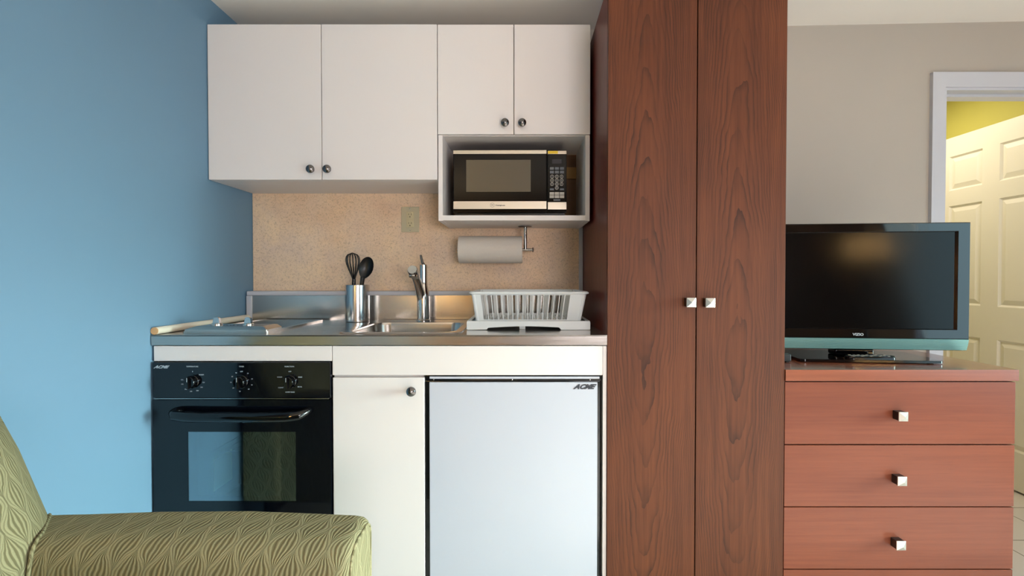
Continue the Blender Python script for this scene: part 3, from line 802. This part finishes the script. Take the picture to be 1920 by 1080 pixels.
# tray: skirt with an arch in front, flat deck
sk_ = MB()
def skirt(y0, y1):
    P = [(tx0+0.002, tz)]
    P += [(tx0, tz-0.006), (tx0, CT+0.004), (tx0+0.004, CT+0.001), (tx0+0.073, CT+0.002), (tx0+0.078, CT+0.008)]
    for i in range(9):
        t = i/8; P.append((tx0+0.085 + t*(0.250), CT+0.009 + 0.0045*math.sin(PI*t) + 0.001*t))
    P += [(tx1-0.112, CT+0.008), (tx1-0.107, CT+0.001), (tx1-0.004, CT+0.001), (tx1, CT+0.004), (tx1, tz-0.006), (tx1-0.002, tz)]
    sk_.prism(P, 'Y', y0, y1)
skirt(ty0, ty0+0.004); skirt(ty1-0.004, ty1)
sk_.box(tx0, tx0+0.004, ty0+0.004, ty1-0.004, CT+0.001, tz-0.003); sk_.box(tx1-0.004, tx1, ty0+0.004, ty1-0.004, CT+0.001, tz-0.003)
sk_.plate_hole(rrect(tx0+0.001, tx1-0.001, ty0+0.001, ty1-0.001, 0.012), rrect(tx0+0.014, tx1-0.014, ty0+0.014, ty1-0.014, 0.01), tz-0.003, tz)
sk_.box(tx0+0.013, tx1-0.013, ty0+0.013, ty1-0.013, tz-0.013, tz-0.010)
sk_.box(0.000, 0.022, ty0+0.03, ty0+0.045, CT+0.0005, tz-0.013)
sk_.build('drain_tray', M['plasticw'], rk_)
bk_ = MB()
BZ0, BZ1 = tz-0.008, 1.106
# basket rings (bottom, top): x0,x1,y0,y1
def lerp(a, b, t): return a + (b-a)*t
B0 = (-0.160, 0.226, 1.782, 2.105); B1 = (-0.176, 0.246, 1.766, 2.121)
def P3(u, side, t):
    """point on a wall: side f/b/l/r, u along 0..1, t height 0..1"""
    x0, x1, y0, y1 = [lerp(B0[i], B1[i], t) for i in range(4)]
    z = lerp(BZ0, BZ1, t)
    if side == 'f': return Vector((lerp(x0, x1, u), y0, z))
    if side == 'b': return Vector((lerp(x0, x1, u), y1, z))
    if side == 'l': return Vector((x0, lerp(y0, y1, u), z))
    return Vector((x1, lerp(y0, y1, u), z))
NRM = {'f': Vector((0, 1, 0)), 'b': Vector((0, -1, 0)), 'l': Vector((1, 0, 0)), 'r': Vector((-1, 0, 0))}
def patch(side, u0, u1, t0, t1, th=0.0028):
    q4 = [P3(u0, side, t0), P3(u1, side, t0), P3(u1, side, t1), P3(u0, side, t1)]
    A_ = [bk_.bm.verts.new(p) for p in q4]; B_ = [bk_.bm.verts.new(p + NRM[side]*th) for p in q4]
    bk_.skin([A_, B_]); bk_.cap(A_, True); bk_.cap(B_)
for sd in 'fb':
    patch(sd, 0.0, 0.075, 0, 1); patch(sd, 0.865, 1.0, 0, 1)
    patch(sd, 0.075, 0.865, 0, 0.10); patch(sd, 0.075, 0.865, 0.90, 1)
    nb_, hw_ = (16, 0.0036) if sd == 'f' else (9, 0.022)
    for i in range(nb_):
        u = 0.075 + 0.79*(i+1)/(nb_+1)
        patch(sd, u-hw_, u+hw_, 0.10, 0.90, 0.007 if sd == 'f' else 0.003)
for sd in 'lr':
    patch(sd, 0.0, 0.16, 0, 1); patch(sd, 0.84, 1.0, 0, 1); patch(sd, 0.16, 0.84, 0, 0.25); patch(sd, 0.16, 0.84, 0.62, 1)
    for i in range(6):
        u = 0.16 + 0.68*(i+1)/7; patch(sd, u-0.006, u+0.006, 0.25, 0.62, 0.005)
# rounded corner posts and flaring rim
for (xa, ya, xb, yb) in ((B0[0], B0[2], B1[0], B1[2]), (B0[1], B0[2], B1[1], B1[2]), (B0[0], B0[3], B1[0], B1[3]), (B0[1], B0[3], B1[1], B1[3])):
    sx_ = 1 if xa < 0 else -1; sy_ = 1 if ya < 1.9 else -1
    bk_.tube([(xa+0.006*sx_, ya+0.006*sy_, BZ0), (xb+0.006*sx_, yb+0.006*sy_, BZ1-0.002)], 0.008, 12)
rr = rrect(B1[0]-0.007, B1[1]+0.007, B1[2]-0.007, B1[3]+0.007, 0.02, 6)
ri = rrect(B1[0]+0.004, B1[1]-0.004, B1[2]+0.004, B1[3]-0.004, 0.012, 6)
bk_.plate_hole(rr, ri, BZ1-0.005, BZ1+0.001)
loop = [(p[0], p[1], BZ1-0.004) for p in rr] + [(rr[0][0], rr[0][1], BZ1-0.004)]
bk_.tube(loop, 0.0042, 8, caps=False)
# ribbed bottom with pegs
for i in range(26):
    x = lerp(B0[0]+0.01, B0[1]-0.01, i/25); bk_.box(x-0.002, x+0.002, B0[2]+0.002, B0[3]-0.002, BZ0, BZ0+0.004)
for i in range(8):
    y = lerp(B0[2]+0.02, B0[3]-0.02, i/7); bk_.box(B0[0], B0[1], y-0.002, y+0.002, BZ0+0.0005, BZ0+0.003)
for i in range(20):
    x = lerp(B0[0]+0.03, B0[1]-0.03, i/19)
    for y in (1.88, 2.0): bk_.box(x-0.0016, x+0.0016, y-0.003, y+0.003, BZ0+0.003, BZ0+0.022)
bk_.build('basket', M['plasticw'], rk_, ang=40)

# ------------------------------------------------------------------ wardrobe
def pyramid_knob(x, y, z, parent, s=0.0152, st=0.0140, depth=0.026):
    q = MB(); q.box(x-st, x+st, y-depth, y-0.0002, z-st, z+st, 0.001); k = q.build('knob', mat('dark_knob_stem', (34, 20, 18), 0.3) if 'dark_knob_stem' not in bpy.data.materials else bpy.data.materials['dark_knob_stem'], parent)
    q = MB()
    y1 = y - depth
    A_ = [q.bm.verts.new((x+a*s, y1, z+b*s)) for a, b in ((-1, -1), (1, -1), (1, 1), (-1, 1))]
    B_ = [q.bm.verts.new((x+a*s, y1-0.003, z+b*s)) for a, b in ((-1, -1), (1, -1), (1, 1), (-1, 1))]
    D_ = [q.bm.verts.new((x+a*0.0008, y1-0.011, z+b*0.0008)) for a, b in ((-1, -1), (1, -1), (1, 1), (-1, 1))]
    q.skin([A_, B_, D_]); q.cap(A_, True); q.cap(D_)
    q.build('knob_cap', M['satin'], k, smooth=False)
    return k
M['satin'] = mat('satin_nickel', (214, 212, 206), 0.3, metal=0.9)
wx0, wx1, wm = 0.2940, 0.8862, 0.5895
wd = thing('wardrobe', 'tall dark cherry two-door wardrobe between kitchen counter and dresser', 'wardrobe', (wm, 1.9, 0))
WT = 2.132
q = MB(); q.box(wx0, wx0+0.018, 1.6195, WY-0.002, 0, WT); q.box(wx1-0.018, wx1, 1.6195, WY-0.002, 0, WT)
q.box(wx0+0.018, wx1-0.018, 1.6195, WY-0.002, WT-0.018, WT); q.box(wx0+0.018, wx1-0.018, WY-0.01, WY-0.002, 0, WT-0.018)
q.box(wx0+0.018, wx1-0.018, 1.6195, WY-0.01, 0.0, 0.08)
q.build('carcass', M['woodS'], wd, smooth=False)
q = MB(); q.box(wx0, wm-0.0018, 1.600, 1.6185, 0.03, WT, 0.001); dl = q.build('door', M['woodL'], wd)
q = MB(); q.box(wm+0.0018, wx1, 1.600, 1.6185, 0.03, WT, 0.001); dr2 = q.build('door', M['woodR'], wd)
pyramid_knob(0.5630, 1.600, 1.0775, dl); pyramid_knob(0.6255, 1.600, 1.0765, dr2)

# ------------------------------------------------------------------ dresser
ds = thing('dresser', 'reddish cherry chest of drawers with a television on top', 'dresser', (1.27, 1.85, 0))
dx0, dx1 = 0.8885, 1.6600
DT = 0.8515
q = MB(); q.box(dx0, 1.6680, 1.597, 2.10, DT-0.038, DT, 0.0015); q.build('top', M['woodT'], ds)
q = MB(); q.box(dx0, dx1-0.003, 1.6195, 2.095, 0.13, DT-0.0385); q.build('carcass', M['woodH'], ds, smooth=False)
q = MB(); q.prism([(dx0+0.01, 0.0), (dx0+0.07, 0.0), (dx0+0.10, 0.09), (dx1-0.13, 0.09), (dx1-0.09, 0.0), (dx1-0.02, 0.0), (dx1-0.02, 0.1295), (dx0+0.01, 0.1295)], 'Y', 1.63, 1.65)
q.box(dx0+0.01, dx0+0.03, 1.6505, 2.09, 0, 0.1295); q.box(dx1-0.04, dx1-0.02, 1.6505, 2.09, 0, 0.1295); q.build('plinth', M['woodH'], ds, smooth=False)
for (z0, z1, kx, kz) in ((0.6010, 0.8095, 1.2630, 0.7015), (0.3905, 0.5970, 1.2620, 0.4875), (0.1790, 0.3870, 1.2610, 0.2735), (0.1320, 0.1750, None, None)):
    q = MB(); q.box(dx0, dx1, 1.600, 1.619, z0, z1, 0.0015); dw = q.build('drawer', M['woodH'], ds)
    if kx: pyramid_knob(kx, 1.600, kz, dw)

# ------------------------------------------------------------------ television
tv = thing('television', 'black flat television on glass stand, turned slightly on the dresser', 'television', (1.272, 1.800, DT), rotz=R(5.5)*1, local=True)
# local: x right, y depth, z up from dresser top.
tv.rotation_euler = (0, 0, R(-5.5))
hw = 0.386; z0, z1 = 0.034, 0.511
F = 0.0
q = MB(); q.box(-hw+0.03, hw-0.03, F+0.035, F+0.085, z0+0.04, z1-0.03, 0.015, 3); q.build('back_shell', M['blackp'], tv)
# glossy frame
q = MB()
sx0, sx1, sz0, sz1 = -hw+0.050, hw-0.052, 0.117, z1-0.035
def lp(x0, x1, za, zb_, y): return [q.bm.verts.new(p) for p in ((x0, y, za), (x1, y, za), (x1, y, zb_), (x0, y, zb_))]
A0 = lp(-hw, hw, 0.079, z1, F+0.035); A1_ = lp(-hw, hw, 0.079, z1, F+0.004); A2 = lp(-hw+0.003, hw-0.003, 0.082, z1-0.003, F)
A3 = lp(sx0-0.006, sx1+0.010, sz0-0.003, sz1+0.003, F); A4 = lp(sx0, sx1, sz0, sz1, F+0.006)
q.skin([A0, A1_, A2, A3, A4]); q.cap(A0, True)
q.build('frame', M['blackg'], tv, smooth=False)
q = MB(); q.box(sx0-0.001, sx1+0.001, F+0.0055, F+0.012, sz0-0.001, sz1+0.001); q.build('screen', M['screen'], tv)
q = MB()
P_ = [(F+0.002, 0.0788), (F+0.006, 0.060), (F+0.012, z0+0.004), (F+0.03, z0), (F+0.06, z0), (F+0.06, 0.0788)]
q.prism(P_, 'X', -hw, hw); q.build('speaker_bar', M['silver'], tv)
shift(text_mb('VIZIO', 0.0130, 0, 1.15, 0.0004, 0.0004), (0.0, F-0.0005, 0.0935)).build('logo', M['letter'], tv)
q = MB(); q.box(-0.07, 0.07, F+0.02, F+0.075, 0.012, z0+0.002, 0.006, 3); q.box(-0.045, 0.045, F+0.03, F+0.07, z0, 0.2, 0.006); q.build('stand_neck', M['blackg'], tv)
q = MB(); q.prism(rrect(-0.245, 0.245, F-0.085, F+0.155, 0.02, 5), 'Z', 0.0035, 0.0115); q.build('stand_base', M['blackg'], tv)
for xx in (-0.21, 0.21):
    for yy in (F-0.06, F+0.13):
        q = MB(); q.lathe([(0.010, 0), (0.010, 0.0034), (0, 0.0034)], (xx, yy, 0.0), 'Z', 12); q.build('rubber_foot', M['rubber'], tv)
tag(MB().tube([(1.405, 1.93, DT+0.002), (1.400, 1.915, DT+0.02), (1.392, 1.89, DT+0.05), (1.388, 1.885, DT+0.075)], 0.0022, 8).build('power_cord', M['blackp']),
    'thin black cord dropping behind the television stand', 'cord')
# remote control in front of the stand
rc = thing('remote_control', 'black remote control lying on the front of television stand', 'remote control', (1.272, 1.738, DT+0.012), rotz=R(-3), local=True)
q = MB(); q.prism(rrect(-0.085, 0.085, -0.022, 0.022, 0.020, 6), 'Z', 0.0004, 0.012)
bmesh.ops.bevel(q.bm, geom=[e for e in q.bm.edges if abs(e.verts[0].co.z-0.012) < 1e-5 and abs(e.verts[1].co.z-0.012) < 1e-5], offset=0.004, segments=3, affect='EDGES')
rb = q.build('body', M['blackg'], rc)
for i in range(9):
    for j in (-0.011, 0.0, 0.011):
        b2 = MB(); b2.box(-0.07+i*0.0155, -0.061+i*0.0155, j-0.0032, j+0.0032, 0.0118, 0.0135, 0.001, 1); b2.build('button', M['greyl'] if (i*3+int(j*100)) % 2 else M['grey'], rc)
# small black box at the wardrobe side
cb = thing('set_top_box', 'small black box at left end of dresser, half hidden by wardrobe', 'set-top box', (0.94, 1.79, DT))
q = MB(); q.box(0.8925, 0.985, 1.735, 1.760, DT+0.003, DT+0.030, 0.003); q.build('casing', M['blackp'], cb)
for xx in (0.905, 0.975):
    q = MB(); q.box(xx-0.005, xx+0.005, 1.74, 1.755, DT+0.0002, DT+0.003); q.build('foot', M['rubber'], cb)

# ------------------------------------------------------------------ armchair
ac = thing('armchair', 'green armchair with leaf-patterned upholstery in front of the oven', 'armchair', (-0.75, 0.66, 0))
def arm_profile(y0, y1, zt, zb_, r, n=7, ins=0.0):
    """loop (y,z) from bottom of the inner (camera) side up, over and down the far side"""
    y0 += ins; y1 -= ins; zt -= ins; r = max(r-ins*0.6, 0.008)
    pts = [(y0, zb_), (y0, zb_+0.12), (y0-0.004, zb_+0.26), (y0-0.003, (zt-r)*0.6+zb_*0.4+0.10)]
    pts = [(y0, zb_)] + [(y0, zb_ + (zt-r-zb_)*i/6) for i in range(1, 6)]
    for i in range(n+1):
        a = PI - (PI/2)*i/n; pts.append((y0+r + r*math.cos(a), zt-r + r*math.sin(a)))
    for i in range(n+1):
        a = PI/2 - (PI/2)*i/n; pts.append((y1-r*0.6 + r*0.6*math.cos(a), zt-r*0.6 + r*0.6*math.sin(a)))
    pts += [(y1, zb_ + (zt-r*0.6-zb_)*(5-i)/6) for i in range(0, 6)]
    return pts
def build_arm(y0, y1, flip=False):
    q = MB(); lay = q.bm.loops.layers.uv.new('UVMap')
    XE = -0.333
    st = [(-1.12, 0.0), (-0.95, 0.0), (-0.80, -0.001), (-0.60, -0.002), (-0.45, 0.0), (XE-0.030, 0.0), (XE-0.014, 0.002), (XE-0.005, 0.007), (XE, 0.016)]
    zt0 = {0: 0.632, 1: 0.636, 2: 0.640, 3: 0.640, 4: 0.637}
    rings = []; V = []
    for k, (x, ins) in enumerate(st):
        prof = arm_profile(y0, y1, zt0.get(k, 0.633), 0.16, 0.052, ins=ins)
        rings.append([q.bm.verts.new((x, p[0], p[1])) for p in prof])
        if k == 0:
            acc = 0; V = [0]
            for a, b in zip(prof, prof[1:]): acc += math.dist(a, b); V.append(acc)
    fc2 = []
    for k in range(len(rings)-1):
        a, b = rings[k], rings[k+1]
        for i in range(len(a)-1):
            f = q.bm.faces.new((a[i], a[i+1], b[i+1], b[i])); 
            for l in f.loops:
                kk = k if l.vert in (a[i], a[i+1]) else k+1
                ii = i if l.vert in (a[i], b[i]) else i+1
                l[lay].uv = (st[kk][0] + (0.01*(kk-6) if kk > 6 else 0), V[ii])
    f = q.bm.faces.new(rings[-1])
    for l in f.loops: l[lay].uv = (-0.30 + (l.vert.co.y - y0), l.vert.co.z - 0.16)
    q.bm.faces.new(rings[0][::-1])
    o = q.build('armrest', M['fabric'], ac, ang=60)
    w_ = MB(); pr_ = arm_profile(y0, y1, 0.633, 0.16, 0.052, ins=0.014)
    w_.tube([(XE-0.0005, p[0], p[1]) for p in pr_], 0.0028, 8)
    w_.uv(lambda co, n: (co.y*0.3, co.z*0.3))
    w_.build('piping', M['fabric'], o)
    return o
build_arm(0.925, 1.078)
build_arm(0.262, 0.415)
# backrest, leaning back towards the blue wall
q = MB(); lay = q.bm.loops.layers.uv.new('UVMap')
rings = []; zz = [0.17, 0.30, 0.42, 0.52, 0.60, 0.66, 0.72, 0.78, 0.83, 0.87, 0.90, 0.915]
def back_front(z): return -0.958 - max(0, z-0.60)*0.42 - max(0, z-0.80)**2*3.0
NB = 40
def back_ring(z, ins):
    f = back_front(z) - ins; bx = -1.222 + ins*0.25
    y0, y1 = 0.245 + ins*0.6, 1.098 - ins*0.6
    # bow: front surface bulges in the middle and rolls back at the sides
    P = []
    for i in range(NB+1):
        u = i/NB; y = lerp(y0, y1, u); e = min(u, 1-u)*(y1-y0)
        roll = 0.13*max(0, 1 - e/0.17)**2.0
        P.append((max(f - roll, bx+0.02), y))
    P += [(bx, y1-0.01), (bx, (y0+y1)/2), (bx, y0+0.01)]
    return P
for z in zz:
    ins = 0 if z < 0.83 else {0.83: 0.002, 0.87: 0.012, 0.90: 0.032, 0.915: 0.06}[z]
    rings.append([q.bm.verts.new((p[0], p[1], z)) for p in back_ring(z, ins)])
q.skin(rings); q.cap(rings[-1]); q.cap(rings[0], True)
for f in q.bm.faces:
    for l in f.loops: l[lay].uv = (l.vert.co.y - l.vert.co.x*0.8, l.vert.co.z*1.08 + (0 if abs(f.normal.z) < 0.8 else l.vert.co.x))
bo = q.build('backrest', M['fabric'], ac, ang=60)
# welt where backrest meets far arm
w_ = MB(); pr_ = arm_profile(0.925, 1.078, 0.633, 0.16, 0.052)
pts = [(max(back_front(p[1]) - 0.13*max(0, 1 - max(0, (1.098-p[1+0*0] if False else 1.098-p[0]))/0.17)**2.0, -1.2) + 0.006, p[0]-0.003, p[1]+0.003) for p in pr_[2:21]]
w_.tube(pts, 0.0035, 8); w_.uv(lambda co, n: (co.y, co.z)); w_.build('welt', M['fabric'], bo)
q = MB(); q.box(-0.99, -0.36, 0.418, 0.922, 0.30, 0.45, 0.035, 4); q.uv(lambda co, n: (co.x, co.y + co.z)); q.build('seat_cushion', M['fabric'], ac, ang=60)
q = MB(); q.box(-1.0, -0.37, 0.418, 0.922, 0.16, 0.298, 0.005); q.uv(lambda co, n: (co.x, co.y + co.z)); q.build('seat_base', M['fabric'], ac)
lg_ = None
for xx in (-1.15, -0.40):
    for yy in (0.33, 1.0):
        q = MB(); q.tube([(xx, yy, 0.0), (xx, yy, 0.162)], [0.016, 0.024], 14); q.build('leg', M['woodD'], ac)

# ------------------------------------------------------------------ floor lamps behind the camera (seen as reflections)
def floor_lamp(x, y, zc, label, power, r0=0.17, r1=0.21, hgt=0.26, col=(1.0, 0.78, 0.52)):
    t = thing('floor_lamp', label, 'lamp', (x, y, 0))
    q = MB(); q.lathe([(0.14, 0.0), (0.14, 0.012), (0.05, 0.022), (0, 0.024)], (x, y, 0)); q.build('base', M['nickel'], t)
    q = MB(); q.tube([(x, y, 0.02), (x, y, zc-0.05)], 0.011, 12); q.build('pole', M['nickel'], t)
    q = MB(); ra = q.ring(Vector((x, y, zc-hgt/2)), Vector((1, 0, 0)), Vector((0, 1, 0)), r1, 36); rb2 = q.ring(Vector((x, y, zc+hgt/2)), Vector((1, 0, 0)), Vector((0, 1, 0)), r0, 36)
    q.skin([ra, rb2]); q.build('lamp_shade', SH, t)
    bulb('lamp_bulb', (0, 0, zc), power, col, 0.05, t)
    return t
SH = bpy.data.materials.new('lit_linen_shade'); SH.use_nodes = True
nt = SH.node_tree; nt.nodes.remove(nt.nodes['Principled BSDF'])
dfs = nt.nodes.new('ShaderNodeBsdfDiffuse'); dfs.inputs[0].default_value = (0.85, 0.7, 0.45, 1)
trl = nt.nodes.new('ShaderNodeBsdfTranslucent'); trl.inputs[0].default_value = (0.95, 0.72, 0.40, 1)
mx = nt.nodes.new('ShaderNodeMixShader'); mx.inputs[0].default_value = 0.75
nt.links.new(dfs.outputs[0], mx.inputs[1]); nt.links.new(trl.outputs[0], mx.inputs[2]); nt.links.new(mx.outputs[0], nt.nodes['Material Output'].inputs[0])
floor_lamp(2.95, -1.75, 1.47, 'lit floor lamp, the warm glow mirrored in the television screen', 26)
floor_lamp(-1.04, -1.95, 1.08, 'lit lamp behind the viewer, mirrored yellow in the steel upstand', 115, 0.14, 0.18, 0.34, (1.0, 0.76, 0.44))

for o in bpy.data.objects:
    for k in ('_org', '_local'):
        if k in o: del o[k]
